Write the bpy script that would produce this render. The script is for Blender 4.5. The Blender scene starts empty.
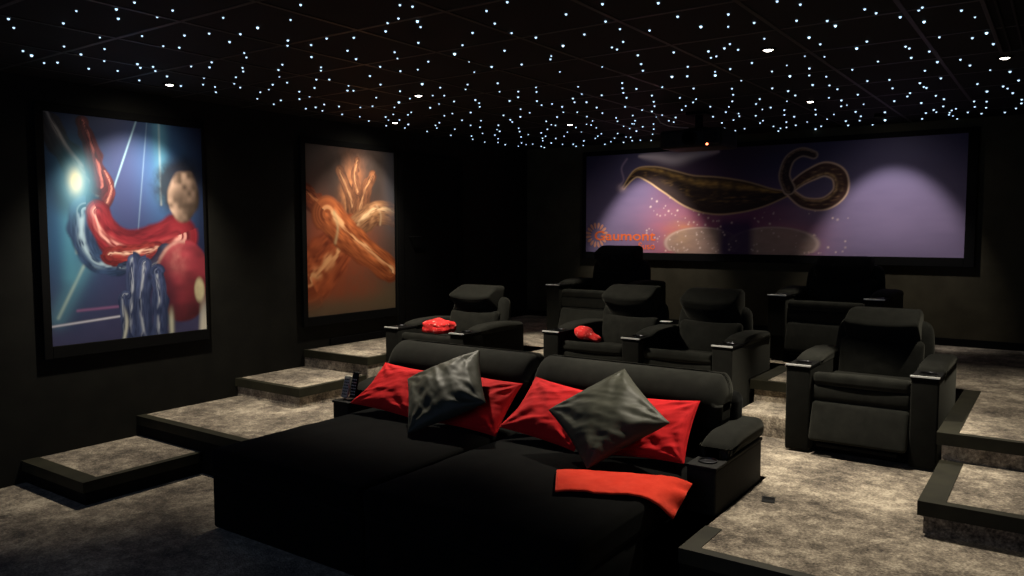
import bpy, bmesh, math, random
import numpy as np
from mathutils import Vector, Matrix, noise
PI = math.pi
random.seed(7)
scene = bpy.context.scene
COL = scene.collection

# ------------------------------------------------------------------ render look
scene.view_settings.view_transform = 'Standard'
scene.view_settings.look = 'None'
scene.view_settings.exposure = 0.0
scene.view_settings.gamma = 1.0
scene.view_settings.use_curve_mapping = False
scene.cycles.use_denoising = True
scene.cycles.max_bounces = 6
scene.cycles.sample_clamp_indirect = 4.0

# ------------------------------------------------------------------ materials
def nt_new(name):
    m = bpy.data.materials.new(name); m.use_nodes = True
    nt = m.node_tree
    b = nt.nodes['Principled BSDF']
    return m, nt, b
def ramp(nt, stops):
    r = nt.nodes.new('ShaderNodeValToRGB')
    e = r.color_ramp.elements
    while len(e) < len(stops): e.new(0.5)
    for el, (p, c) in zip(e, stops):
        el.position = p; el.color = (c[0], c[1], c[2], 1)
    return r
def tex_noise(nt, scale, detail=4.0, rough=0.55, coord='Object'):
    tc = nt.nodes.new('ShaderNodeTexCoord')
    n = nt.nodes.new('ShaderNodeTexNoise')
    n.inputs['Scale'].default_value = scale; n.inputs['Detail'].default_value = detail
    n.inputs['Roughness'].default_value = rough
    nt.links.new(tc.outputs[coord], n.inputs['Vector'])
    return n
def bump(nt, b, src, strength, dist):
    bp = nt.nodes.new('ShaderNodeBump')
    bp.inputs['Strength'].default_value = strength; bp.inputs['Distance'].default_value = dist
    nt.links.new(src, bp.inputs['Height']); nt.links.new(bp.outputs['Normal'], b.inputs['Normal'])
def mat_fabric(name, c0, c1, scale=14, rough=.9, sheen=.0, sheen_tint=(.5,.5,.45), bs=.15, spec=.3, fine=260):
    m, nt, b = nt_new(name)
    n = tex_noise(nt, scale, 5, .6)
    r = ramp(nt, [(.3, c0), (.7, c1)])
    nt.links.new(n.outputs['Fac'], r.inputs['Fac']); nt.links.new(r.outputs['Color'], b.inputs['Base Color'])
    b.inputs['Roughness'].default_value = rough
    b.inputs['Specular IOR Level'].default_value = spec
    b.inputs['Sheen Weight'].default_value = sheen
    b.inputs['Sheen Roughness'].default_value = .45
    b.inputs['Sheen Tint'].default_value = (*sheen_tint, 1)
    f = tex_noise(nt, fine, 3, .6)
    bump(nt, b, f.outputs['Fac'], bs, .004)
    return m
def mat_plain(name, c, rough=.5, metal=0., spec=.5, var=.15, scale=25, bs=.0):
    m, nt, b = nt_new(name)
    n = tex_noise(nt, scale, 3, .5)
    r = ramp(nt, [(.3, [x*(1-var) for x in c]), (.7, [x*(1+var) for x in c])])
    nt.links.new(n.outputs['Fac'], r.inputs['Fac']); nt.links.new(r.outputs['Color'], b.inputs['Base Color'])
    b.inputs['Roughness'].default_value = rough; b.inputs['Metallic'].default_value = metal
    b.inputs['Specular IOR Level'].default_value = spec
    if bs: bump(nt, b, n.outputs['Fac'], bs, .003)
    return m
def mat_emit(name, c, s, sampling='NONE'):
    m, nt, b = nt_new(name)
    b.inputs['Base Color'].default_value = (.02, .02, .02, 1)
    b.inputs['Emission Color'].default_value = (*c, 1); b.inputs['Emission Strength'].default_value = s
    try: m.cycles.emission_sampling = sampling
    except Exception: pass
    return m
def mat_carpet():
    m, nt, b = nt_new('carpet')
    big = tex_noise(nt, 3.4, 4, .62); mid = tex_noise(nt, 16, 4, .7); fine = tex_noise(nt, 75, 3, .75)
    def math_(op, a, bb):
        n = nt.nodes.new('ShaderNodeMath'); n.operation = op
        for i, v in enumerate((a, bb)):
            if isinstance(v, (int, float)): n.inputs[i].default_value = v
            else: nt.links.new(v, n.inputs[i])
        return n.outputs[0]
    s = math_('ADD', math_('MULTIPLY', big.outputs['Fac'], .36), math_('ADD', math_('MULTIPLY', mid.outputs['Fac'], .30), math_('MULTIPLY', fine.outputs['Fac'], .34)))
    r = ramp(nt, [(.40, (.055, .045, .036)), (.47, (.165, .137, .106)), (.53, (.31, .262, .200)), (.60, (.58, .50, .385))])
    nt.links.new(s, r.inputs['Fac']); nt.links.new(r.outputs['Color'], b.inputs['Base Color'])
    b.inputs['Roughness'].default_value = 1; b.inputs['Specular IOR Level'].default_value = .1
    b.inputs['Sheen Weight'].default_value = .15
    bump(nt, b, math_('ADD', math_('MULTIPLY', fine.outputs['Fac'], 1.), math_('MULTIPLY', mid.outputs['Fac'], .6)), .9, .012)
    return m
def mat_print(name, rough=.6):
    m, nt, b = nt_new(name)
    a = nt.nodes.new('ShaderNodeAttribute'); a.attribute_name = 'ink'
    nt.links.new(a.outputs['Color'], b.inputs['Base Color'])
    b.inputs['Roughness'].default_value = rough; b.inputs['Specular IOR Level'].default_value = .2
    return m

M = dict(
    carpet=mat_carpet(),
    wall=mat_plain('wall_paint', (.0085, .0082, .0062), .85, spec=.2, var=.25, scale=6),
    ceil=mat_plain('ceiling_panel', (.008, .0075, .007), .8, spec=.2, var=.2, scale=3),
    tbar=mat_plain('ceiling_tbar', (.026, .022, .018), .5, spec=.3),
    trim=mat_plain('nosing_wood', (.0185, .0175, .0100), .65, spec=.2, var=.25, scale=9),
    backwall=mat_plain('back_wall_lightened', (.050, .044, .028), .9, spec=.1, var=.2, scale=5),  # wall colour lightened on this side, standing in for the lamps' wash
    black=mat_plain('black_lacquer', (.0035, .0035, .0035), .8, spec=.1),
    velvet=mat_fabric('charcoal_velvet', (.0076, .0079, .0064), (.0138, .0141, .0115), 18, .95, .12, (.5, .5, .42), spec=.12),
    velvetb=mat_fabric('black_velvet', (.0022, .0022, .0022), (.0042, .0043, .0040), 12, .97, .06, (.4, .42, .4), spec=.05),
    armv=mat_fabric('arm_velvet', (.0038, .0039, .0033), (.0068, .0070, .0058), 18, .95, .10, (.5, .5, .42), spec=.1),
    leather=mat_fabric('arm_leather', (.0042, .0042, .0038), (.0075, .0075, .0065), 30, .75, .05, spec=.2),
    metal=mat_plain('brushed_metal', (.52, .52, .50), .5, .2, var=.05),
    chrome=mat_plain('dark_chrome', (.12, .12, .13), .3, 1., var=.05),
    red=mat_fabric('red_cotton', (.50, .007, .010), (.64, .011, .014), 9, .85, .03, (1, .3, .25), bs=.25, spec=.2, fine=420),
    redthrow=mat_fabric('red_fleece', (.66, .032, .014), (.80, .055, .026), 11, .9, .25, (1, .5, .4), bs=.5, spec=.1, fine=180),
    satin=mat_fabric('dark_satin', (.038, .040, .028), (.060, .061, .044), 7, .55, .1, bs=.05, spec=.22, fine=500),
    piping=mat_fabric('pale_seam', (.10, .098, .085), (.15, .145, .125), 30, .8, spec=.2),
    plastic_g=mat_plain('grey_plastic', (.42, .41, .35), .5),
    plastic_b=mat_plain('black_plastic', (.005, .005, .005), .6, spec=.2),
    white=mat_plain('white_piece', (.75, .74, .70), .6, var=.05),
    print=mat_print('printed_canvas'),
    star=mat_emit('star_glow', (.52, .76, 1.0), 1.7),
    star_hot=mat_emit('star_glow_bright', (.50, .78, 1.0), 2.6),
    lens=mat_emit('lamp_lens', (1.0, .93, .80), 9.0),
    led=mat_emit('red_led', (1.0, .22, .10), 6.0),
    petal=mat_plain('pale_orange_ink', (.80, .36, .24), .6, spec=.2, var=.05),
    orange=mat_plain('orange_ink', (.98, .19, .055), .6, spec=.2, var=.03),
    glassd=mat_plain('dark_glass', (.01, .012, .02), .05, spec=.8),
)
def red_pattern():
    m, nt, b = nt_new('red_patterned_fleece')
    n = tex_noise(nt, 42, 2, .5)
    r = ramp(nt, [(.52, (.74, .016, .016)), (.63, (.80, .05, .045)), (.70, (.85, .38, .32))])
    nt.links.new(n.outputs['Fac'], r.inputs['Fac']); nt.links.new(r.outputs['Color'], b.inputs['Base Color'])
    b.inputs['Roughness'].default_value = .9
    bump(nt, b, n.outputs['Fac'], .6, .01)
    return m
M['redpat'] = red_pattern()

# ------------------------------------------------------------------ builders
def link(name, me, mat, parent=None, smooth=True):
    o = bpy.data.objects.new(name, me); COL.objects.link(o)
    if mat is not None: me.materials.append(M[mat] if isinstance(mat, str) else mat)
    if smooth:
        for p in me.polygons: p.use_smooth = True
    if parent is not None: o.parent = parent
    return o
def obj(name, bm, mat, parent=None, smooth=False):
    me = bpy.data.meshes.new(name)
    bmesh.ops.recalc_face_normals(bm, faces=bm.faces)
    bm.to_mesh(me); bm.free()
    return link(name, me, mat, parent, smooth)
def thing(name, label, cat, loc=(0, 0, 0), group=None, rotz=0):
    o = bpy.data.objects.new(name, None); COL.objects.link(o)
    o.location = loc; o.rotation_euler = (0, 0, rotz); o.empty_display_size = .1
    return tag(o, label, cat, group)
def tag(o, label, cat, group=None):
    o['label'] = label; o['category'] = cat
    if group: o['group'] = group
    return o
def struct(o):
    o['kind'] = 'structure'; return o
def box(bm, x0, x1, y0, y1, z0, z1, bev=0., seg=2):
    r = bmesh.ops.create_cube(bm, size=1)
    vs = r['verts']
    for v in vs:
        v.co = Vector((x0+(v.co.x+.5)*(x1-x0), y0+(v.co.y+.5)*(y1-y0), z0+(v.co.z+.5)*(z1-z0)))
    if bev > 0:
        es = list({e for v in vs for e in v.link_edges})
        bmesh.ops.bevel(bm, geom=es, offset=bev, segments=seg, profile=.5, affect='EDGES')
    return bm
def nbm(): return bmesh.new()
def rb(bm, x0, x1, y0, y1, z0, z1, r=.03, n=12, f=None):
    """rounded box of a dense grid; f deforms (p, q) -> p with q in [-1,1]^3"""
    c = Vector(((x0+x1)/2, (y0+y1)/2, (z0+z1)/2)); h = Vector(((x1-x0)/2, (y1-y0)/2, (z1-z0)/2))
    r = min(r, *h)
    cache = {}
    def line(hh):
        k = 4
        a = [-hh+r*(1-math.cos(i/k*PI/2))*1. for i in range(k)]
        a = [-hh+r*(1-math.cos(i/k*PI/2)) for i in range(k)]
        m = max(2, n-2*k)
        inner = [-(hh-r)+2*(hh-r)*i/m for i in range(m+1)] if hh-r > 1e-6 else [0.]
        return a+inner+[-x for x in reversed(a)]
    L3 = [line(h.x), line(h.y), line(h.z)]
    def vert(p):
        key = tuple(round(x, 6) for x in p)
        if key in cache: return cache[key]
        inner = Vector([max(-(hh-r), min(hh-r, x)) for x, hh in zip(p, h)])
        d = Vector(p)-inner
        q = inner+d.normalized()*r if d.length > 1e-9 else Vector(p)
        nq = Vector((q.x/h.x, q.y/h.y, q.z/h.z))
        w = c+q
        if f: w = Vector(f(w, nq))
        cache[key] = bm.verts.new(w); return cache[key]
    for ax in range(3):
        u, v = [(1, 2), (0, 2), (0, 1)][ax]
        for s in (-1, 1):
            for i in range(len(L3[u])-1):
                for j in range(len(L3[v])-1):
                    ps = []
                    for a, b_ in ((i, j), (i+1, j), (i+1, j+1), (i, j+1)):
                        p = [0, 0, 0]; p[ax] = s*h[ax]; p[u] = L3[u][a]; p[v] = L3[v][b_]; ps.append(vert(p))
                    fs = []
                    for q in ps:
                        if q not in fs: fs.append(q)
                    if len(fs) >= 3:
                        try: bm.faces.new(fs)
                        except ValueError: pass
    return bm
def lathe(bm, prof, c=(0, 0, 0), n=24, axis='z'):
    rings = []
    for (r, z) in prof:
        ring = []
        for i in range(n):
            a = 2*PI*i/n
            p = (r*math.cos(a), r*math.sin(a), z)
            if axis == 'y': p = (p[0], p[2], p[1])
            ring.append(bm.verts.new(Vector(p)+Vector(c)))
        rings.append(ring)
    for a, b in zip(rings, rings[1:]):
        for i in range(n): bm.faces.new((a[i], a[(i+1) % n], b[(i+1) % n], b[i]))
    for ring, (r, z) in ((rings[0], prof[0]), (rings[-1], prof[-1])):
        if r > 1e-6: bm.faces.new(ring)
    return bm
def tube(bm, pts, r, n=8):
    rings = []
    pts = [Vector(p) for p in pts]
    for i, p in enumerate(pts):
        t = (pts[min(i+1, len(pts)-1)]-pts[max(i-1, 0)]).normalized()
        a = t.cross(Vector((0, 0, 1)));
        if a.length < 1e-3: a = t.cross(Vector((1, 0, 0)))
        a.normalize(); b = t.cross(a)
        rings.append([bm.verts.new(p+r*(math.cos(2*PI*k/n)*a+math.sin(2*PI*k/n)*b)) for k in range(n)])
    for a, b in zip(rings, rings[1:]):
        for k in range(n): bm.faces.new((a[k], a[(k+1) % n], b[(k+1) % n], b[k]))
    bm.faces.new(rings[0]); bm.faces.new(rings[-1])
    return bm
def prism(bm, poly, z0, z1):
    lo = [bm.verts.new((x, y, z0)) for x, y in poly]; hi = [bm.verts.new((x, y, z1)) for x, y in poly]
    k = len(poly)
    bm.faces.new(lo); bm.faces.new(hi)
    for i in range(k): bm.faces.new((lo[i], lo[(i+1) % k], hi[(i+1) % k], hi[i]))
    bmesh.ops.triangulate(bm, faces=[f for f in bm.faces if len(f.verts) > 4])
    return bm
def path_strip(bm, path, out, inns, z0, z1):
    """strip along an axis-parallel path: 'out' metres to the right of travel, inns[i] to the left of segment i, mitred at the corners"""
    P = [Vector((x, y)) for x, y in path]; n = len(P)-1
    def nrm(i):
        t = (P[i+1]-P[i]).normalized(); return Vector((t.y, -t.x))
    def pts(d):
        res = [P[0]+nrm(0)*d[0]]
        for i in range(1, n): res.append(P[i]+nrm(i-1)*d[i-1]+nrm(i)*d[i])
        return res+[P[n]+nrm(n-1)*d[n-1]]
    o, k = pts([out]*n), pts([-w for w in inns])
    for i in range(n):
        q = [o[i], o[i+1], k[i+1], k[i]]
        lo = [bm.verts.new((v.x, v.y, z0)) for v in q]; hi = [bm.verts.new((v.x, v.y, z1)) for v in q]
        bm.faces.new(lo); bm.faces.new(hi)
        for a in range(4): bm.faces.new((lo[a], lo[(a+1) % 4], hi[(a+1) % 4], hi[a]))
    return bm
STARS = '-417,176,12;-433,185,10;-404,195,11;-377,188,8;-359,197,13;-374,206,13;-418,220,7;-442,235,9;-454,219,9;-484,211,10;-492,219,15;-466,234,12;-508,233,9;-500,237,11;-473,251,9;-503,257,11;-495,271,9;-342,196,11;-340,213,10;-356,215,11;-332,234,9;-397,231,9;-378,243,11;-364,248,11;-352,258,12;-409,250,9;-405,257,11;-371,265,12;-465,267,13;-474,274,12;-465,277,11;-476,285,10;-445,290,9;-438,298,11;-424,290,11;-387,286,10;-396,294,9;-423,311,10;-432,318,10;-285,241,12;-309,255,9;-334,255,14;-343,281,12;-352,288,13;-341,295,11;-323,290,11;-310,297,12;-335,316,11;-347,334,12;-364,315,12;-395,319,10;-410,328,11;-382,338,9;-390,345,9;-351,358,11;-249,267,11;-246,272,11;-265,283,11;-275,286,11;-287,297,13;-261,292,15;-267,301,11;-290,325,12;-316,334,10;-326,347,9;-350,375,11;-338,378,9;-317,364,10;-291,357,17;-274,343,10;-253,325,12;-223,297,11;-233,317,11;-207,291,12;-263,367,12;-297,378,9;-295,398,13;-314,405,7;-174,318,13;-196,323,12;-187,345,12;-237,337,10;-232,352,13;-188,362,10;-208,361,11;-230,376,14;-199,387,11;-210,395,10;-210,401,11;-249,394,8;-254,401,10;-207,421,12;-276,403,12;-239,437,10;-269,436,7;-153,331,13;-155,357,13;-177,373,12;-153,381,15;-134,367,13;-142,389,9;-129,389,12;-135,424,9;-187,426,12;-170,435,13;-175,452,10;-171,450,10;-160,433,13;-154,425,10;-155,441,11;-216,444,12;-224,463,11;-196,468,10;-160,480,11;-177,490,11;-188,493,8;-109,359,12;-102,370,12;-111,397,12;-99,406,12;-98,418,14;-80,395,11;-77,405,11;-115,435,14;-114,454,11;-92,462,11;-100,476,14;-129,480,6;-120,488,7;-97,520,9;-136,517,12;-115,537,9;-145,500,6;-158,513,9;-58,407,10;-60,411,11;-69,419,13;-61,435,14;-44,423,11;-40,440,7;-59,474,10;-38,478,14;-45,486,11;-37,508,12;-77,487,10;-76,493,11;-68,508,10;-79,520,12;-68,542,13;-56,543,10;-53,565,11;-78,567,10;-44,589,7;-34,602,13;-514,296,10;-486,299,11;-510,324,11;-471,316,10;-493,330,9;-494,340,9;-512,353,10;-452,327,9;-472,340,10;-482,352,9;-428,343,5;-454,358,11;-471,368,10;-486,372,9;-512,389,8;-503,404,10;-523,413,9;-440,359,9;-415,363,11;-408,368,11;-440,383,11;-461,387,9;-486,408,11;-471,405,9;-520,443,10;-508,443,11;-491,437,10;-518,459,9;-489,451,10;-520,483,9;-414,391,10;-429,404,12;-426,407,10;-377,375,12;-393,401,11;-434,438,9;-466,466,9;-479,465,7;-518,502,7;-531,526,9;-400,428,10;-368,416,15;-367,434,10;-416,456,9;-393,456,8;-386,461,9;-435,464,14;-414,488,9;-397,486,10;-433,499,12;-456,481,8;-484,509,8;-463,509,8;-475,518,9;-500,516,10;-511,531,9;-503,537,8;-517,564,12;-541,559,9;-538,582,8;-453,541,8;-439,535,8;-486,573,9;-501,585,9;-513,601,8;-538,615,9;-504,618,8;-458,572,10;-538,653,11;-344,436,9;-356,449,10;-379,490,12;-386,504,9;-397,519,9;-422,539,11;-446,585,8;-473,604,8;-474,620,10;-502,661,7;-526,673,8;-543,697,8;-549,727,7;-324,444,11;-342,471,10;-360,509,12;-409,569,10;-420,595,11;-451,619,10;-471,644,9;-477,657,11;-500,680,9;-517,709,8;-539,739,7;-546,763,9;-331,479,10;-345,499,11;-311,472,9;-321,488,10;-343,522,11;-351,541,9;-341,541,9;-377,549,8;-382,570,8;-402,585,12;-342,558,11;-356,583,10;-376,605,10;-427,608,10;-399,623,9;-408,646,7;-407,652,9;-429,672,9;-448,649,8;-462,671,10;-487,710,9;-450,693,9;-462,720,8;-469,697,7;-475,734,9;-488,755,7;-520,759,8;-525,776,7;-515,775,9;-543,786,6;-492,779,9;-464,744,8;-522,804,8;-526,817,8;-489,799,7;-446,732,7;-425,704,6;-286,488,7;-298,514,11;-314,528,11;-322,544,10;-314,549,12;-347,591,9;-353,618,9;-363,646,7;-379,663,6;-378,670,8;-384,691,7;-289,528,11;-321,578,11;-332,608,9;-399,677,9;-412,710,7;-403,736,8;-416,752,8;-428,768,7;-451,783,10;-478,805,9;-487,827,8;-476,825,6;-254,493,10;-263,511,10;-271,528,10;-279,549,11;-256,519,11;-300,588,10;-336,641,9;-345,661,9;-317,636,9;-330,667,9;-342,685,8;-341,687,7;-356,695,9;-359,714,9;-363,737,11;-388,744,8;-394,775,9;-392,782,8;-410,779,8;-430,808,8;-448,827,9;-421,822,9;-405,812,10;-238,523,11;-217,492,15;-208,496,13;-192,504,15;-184,531,10;-222,541,11;-259,551,11;-270,578,10;-279,599,10;-296,611,11;-293,624,11;-246,573,10;-238,585,10;-246,599,10;-258,613,9;-269,631,10;-295,649,9;-303,655,10;-291,669,11;-305,686,9;-305,697,9;-267,652,10;-276,669,9;-326,698,8;-343,710,9;-342,733,9;-361,771,8;-387,823,8;-396,814,7;-243,628,10;-262,684,11;-200,558,10;-208,583,10;-219,612,10;-231,638,8;-243,664,11;-237,679,8;-242,695,9;-254,714,11;-270,728,10;-282,767,10;-287,787,9;-280,793,8;-291,819,9;-267,783,9;-198,614,11;-208,636,10;-213,668,7;-229,700,10;-234,736,8;-241,750,10;-153,535,14;-142,540,10;-134,551,9;-149,576,13;-140,585,10;-139,604,10;-176,573,11;-170,591,12;-171,613,11;-153,639,8;-184,637,6;-148,657,12;-155,688,10;-132,637,10;-115,583,10;-102,587,10;-106,623,10;-115,685,11;-204,661,11;-199,682,10;-207,710,9;-203,726,11;-177,695,9;-184,724,10;-152,727,11;-154,758,10;-161,788,8;-219,758,9;-218,786,10;-230,797,10;-238,781,10;-237,801,8;-245,821,9;-200,808,9;-210,827,12;-171,733,7;-183,760,7;-172,783,11;-177,816,11;-157,826,8;-132,744,12;-140,772,10;-141,797,15;-138,688,6;-203,769,6;-150,685,5;-73,601,11;-87,612,12;-87,630,9;-86,635,11;-99,652,10;-103,667,10;-99,707,12;-85,676,10;-82,697,11;-87,737,10;-96,754,11;-96,770,8;-104,770,10;-112,808,10;-80,758,8;-84,766,9;-87,780,8;-89,794,8;-87,804,6;-86,827,7;-74,787,9;-64,723,10;-66,753,12;-56,730,9;-59,766,9;-65,801,11;-52,677,13;-55,639,10;-41,660,11;-39,672,8;-37,696,11;-31,640,11;-33,735,10;-34,756,10;-39,785,9;-48,806,9'
# ------------------------------------------------------------------ dimensions (metres), measured from the photograph
LX, RX, BY, FY, CZ = -5.6, .45, 8.3, -2.2, 2.68         # left wall, right wall, back wall, front wall, ceiling
H = .148                                                 # one riser
Z1, Z2 = 2*H, 4*H                                        # lower and upper platform

def wall(name, b, mat='wall'):
    bm = nbm(); box(bm, *b); return struct(obj(name, bm, mat))
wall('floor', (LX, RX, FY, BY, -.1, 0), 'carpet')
wall('wall_left', (LX-.12, LX, FY, BY+.12, -.1, CZ+.1))
wall('wall_right', (RX, RX+.12, FY, BY+.12, -.1, CZ+.1))
wall('wall_back', (LX, RX, BY, BY+.12, -.1, CZ+.1), 'backwall')
wall('wall_front', (LX, RX, FY-.12, FY, -.1, CZ+.1))
ceil = wall('ceiling', (LX, RX, FY, BY, CZ, CZ+.1), 'ceil')
bm = nbm()
for k in range(-3, 9):
    x = -4.12+.577*k
    if LX < x < RX: box(bm, x-.011, x+.011, FY, BY, CZ-.004, CZ+.01)
for k in range(-7, 11):
    y = 2.26+.61*k
    if FY < y < BY: box(bm, LX, RX, y-.011, y+.011, CZ-.003, CZ+.01)
obj('panel_grid', bm, 'tbar', ceil)

# platforms: plain carpeted decks, notched where the seats are let in
def deck(name, poly, z0, z1, mat='carpet'):
    bm = nbm(); prism(bm, poly, z0, z1); return struct(obj(name, bm, mat))
NX0, NX1 = -4.02, -1.315                                 # notch of the daybed
EY = 3.13
lower_deck = deck('floor_platform', [(LX, EY), (NX0, EY), (NX0, 4.34), (NX1, 4.34), (NX1, EY), (RX, EY), (RX, BY), (LX, BY)], 0, Z1)
UY = 4.70
SL, SR = -4.80, -.50                                     # inner edges of the side steps
P2 = [(LX, UY), (SL, UY), (SL, 6.08), (-3.86, 6.08), (-3.86, 5.60), (-3.43, 5.60), (-3.43, 6.42), (-1.80, 6.42), (-1.80, 5.60), (-1.42, 5.60),
      (-1.42, 6.08), (SR, 6.08), (SR, UY), (RX, UY), (RX, BY), (LX, BY)]
deck('floor_platform', P2, Z1, Z2)

def nosing(parent, path, z, n, inns, out=.024, h=.062):
    bm = nbm(); path_strip(bm, path, out, inns, z-h, z+.004)
    o = obj('trim_%d' % n, bm, 'trim', parent)
    if parent is None: struct(o)
    return o
def dark_risers(o):
    o.data.materials.append(M['black'])
    for p in o.data.polygons:
        if abs(p.normal.z) < .5: p.material_index = 1
    return o
dark_risers(lower_deck)
nosing(None, [(LX, EY), (NX0, EY), (NX0, 4.3)], Z1, 1, (.05, .05), out=.02)
nosing(None, [(NX1, 3.44), (NX1, EY), (RX, EY)], Z1, 2, (.075, .05), out=.004)
nosing(None, [(LX, UY), (SL, UY), (SL, 6.05)], Z2, 3, (.022, .022), out=.012)
nosing(None, [(SR, 6.05), (SR, UY), (RX, UY)], Z2, 4, (.075, .022))
nosing(None, [(-3.86, 5.6), (-3.43, 5.6)], Z2, 5, (.05,))
nosing(None, [(-1.80, 6.3), (-1.80, 5.6), (-1.42, 5.6)], Z2, 6, (.085, .022))

def step_box(x0, x1, y0, y1, z0, path, n, inns):
    bm = nbm(); box(bm, x0, x1, y0, y1, z0, z0+H)
    o = struct(obj('floor_step', bm, 'carpet'))
    nosing(o, path, z0+H, n, inns); return o
dark_risers(step_box(LX, SL-.02, 2.34, EY, 0, [(LX, 2.34), (SL-.02, 2.34), (SL-.02, EY-.03)], 7, (.085, .028)))
step_box(LX, SL-.02, 3.99, UY, Z1, [(LX, 3.99), (SL-.02, 3.99), (SL-.02, UY-.02)], 8, (.028, .02))
step_box(SR+.02, RX, 3.93, UY, Z1, [(SR+.02, UY-.02), (SR+.02, 3.93), (RX, 3.93)], 9, (.085, .03))
for (x0, x1) in ((-3.86, -3.43), (-1.795, -1.425)):
    bm = nbm(); rb(bm, x0, x1, 5.20, 5.62, Z1-.03, Z1+H, r=.018, n=12)
    struct(obj('floor_step', bm, 'carpet', smooth=True))
# skirting
for nm, b in (('baseboard_left', (LX, LX+.012, 5.0, BY, Z2, Z2+.07)), ('baseboard_back', (LX, RX, BY-.012, BY, Z2, Z2+.07))):
    bm = nbm(); box(bm, *b); struct(obj(nm, bm, 'black'))
# flush black door in the left wall beyond the posters
d = thing('door_1', 'x', 'door'); del d['label'], d['category']; struct(d)
bm = nbm(); box(bm, LX, LX+.012, 6.02, 6.88, Z2+.005, 2.38, .003); obj('door_panel', bm, 'black', d)
bm = nbm()
box(bm, LX, LX+.03, 5.93, 6.0, Z2, 2.46, .004); box(bm, LX, LX+.03, 6.9, 6.97, Z2, 2.46, .004); box(bm, LX, LX+.03, 6.0, 6.9, 2.40, 2.46, .004)
obj('door_casing', bm, 'black', d)
bm = nbm(); tube(bm, [(LX+.012, 6.1, 1.6), (LX+.06, 6.1, 1.6), (LX+.06, 6.22, 1.6)], .01); obj('door_handle', bm, 'black', d)

# ------------------------------------------------------------------ printed pictures
def sstep(a, b, x):
    t = np.clip((x-a)/(b-a), 0, 1); return t*t*(3-2*t)
def blob(u, v, cu, cv, ru, rv, ang=0., soft=.3):
    c, s = math.cos(ang), math.sin(ang)
    x = ((u-cu)*c+(v-cv)*s)/ru; y = (-(u-cu)*s+(v-cv)*c)/rv
    return 1-sstep(1-soft, 1+soft, np.sqrt(x*x+y*y))
def glow(u, v, cu, cv, r, asp=1., p=1.):
    return np.exp(-(((u-cu)/r)**2+((v-cv)*asp/r)**2))**p
def curve_d(u, v, pts, asp=1.):
    best = np.full(u.shape, 9.); T = np.zeros(u.shape); SGN = np.zeros(u.shape)
    n = len(pts)-1
    for i in range(n):
        ax, ay = pts[i]; bx, by = pts[i+1]; ay *= asp; by *= asp
        dx, dy = bx-ax, by-ay; L2 = dx*dx+dy*dy+1e-12
        t = np.clip(((u-ax)*dx+(v*asp-ay)*dy)/L2, 0, 1)
        d = np.hypot(u-ax-t*dx, v*asp-ay-t*dy); k = d < best
        sg = np.sign((u-ax)*dy-(v*asp-ay)*dx)
        best = np.where(k, d, best); T = np.where(k, (i+t)/n, T); SGN = np.where(k, sg, SGN)
    return best, T, SGN
def spline(pts, n=12):
    out = []
    P = [pts[0]]+list(pts)+[pts[-1]]
    for i in range(1, len(P)-2):
        p0, p1, p2, p3 = [np.array(p, float) for p in P[i-1:i+3]]
        for k in range(n):
            t = k/n
            out.append(tuple(.5*((2*p1)+(-p0+p2)*t+(2*p0-5*p1+4*p2-p3)*t*t+(-p0+3*p1-3*p2+p3)*t**3)))
    out.append(tuple(pts[-1])); return out
def vnoise(u, v, s, seed=0, octv=3):
    rng = np.random.RandomState(seed); tot = 0; amp = 1; norm = 0
    for o in range(octv):
        n = int(s*2**o)+3; g = rng.rand(n, n)
        x = np.clip(u, 0, .9999)*(n-1.001); y = np.clip(v, 0, .9999)*(n-1.001)
        i, j = x.astype(int), y.astype(int); fx, fy = x-i, y-j
        fx = fx*fx*(3-2*fx); fy = fy*fy*(3-2*fy)
        tot = tot+amp*((g[i, j]*(1-fx)+g[i+1, j]*fx)*(1-fy)+(g[i, j+1]*(1-fx)+g[i+1, j+1]*fx)*fy)
        norm += amp; amp *= .5
    return tot/norm
def mix(img, c, a):
    return img*(1-a[..., None])+np.array(c)*a[..., None]
def canvas(name, parent, origin, du, dv, nu, nv, paint):
    uu, vv = np.meshgrid(np.linspace(0, 1, nu), np.linspace(0, 1, nv))
    img = np.clip(paint(uu, vv), 0, 1)
    O, DU, DV = np.array(origin), np.array(du), np.array(dv)
    co = O+uu[..., None]*DU+vv[..., None]*DV
    me = bpy.data.meshes.new(name)
    idx = np.arange(nu*nv).reshape(nv, nu)
    f = np.stack([idx[:-1, :-1], idx[:-1, 1:], idx[1:, 1:], idx[1:, :-1]], -1).reshape(-1, 4)
    me.from_pydata(co.reshape(-1, 3).tolist(), [], f.tolist())
    a = me.color_attributes.new('ink', 'FLOAT_COLOR', 'POINT')
    rgba = np.concatenate([img.reshape(-1, 3), np.ones((nu*nv, 1))], 1).astype(np.float32)
    a.data.foreach_set('color', rgba.ravel())
    return link(name, me, 'print', parent, smooth=False)

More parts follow.
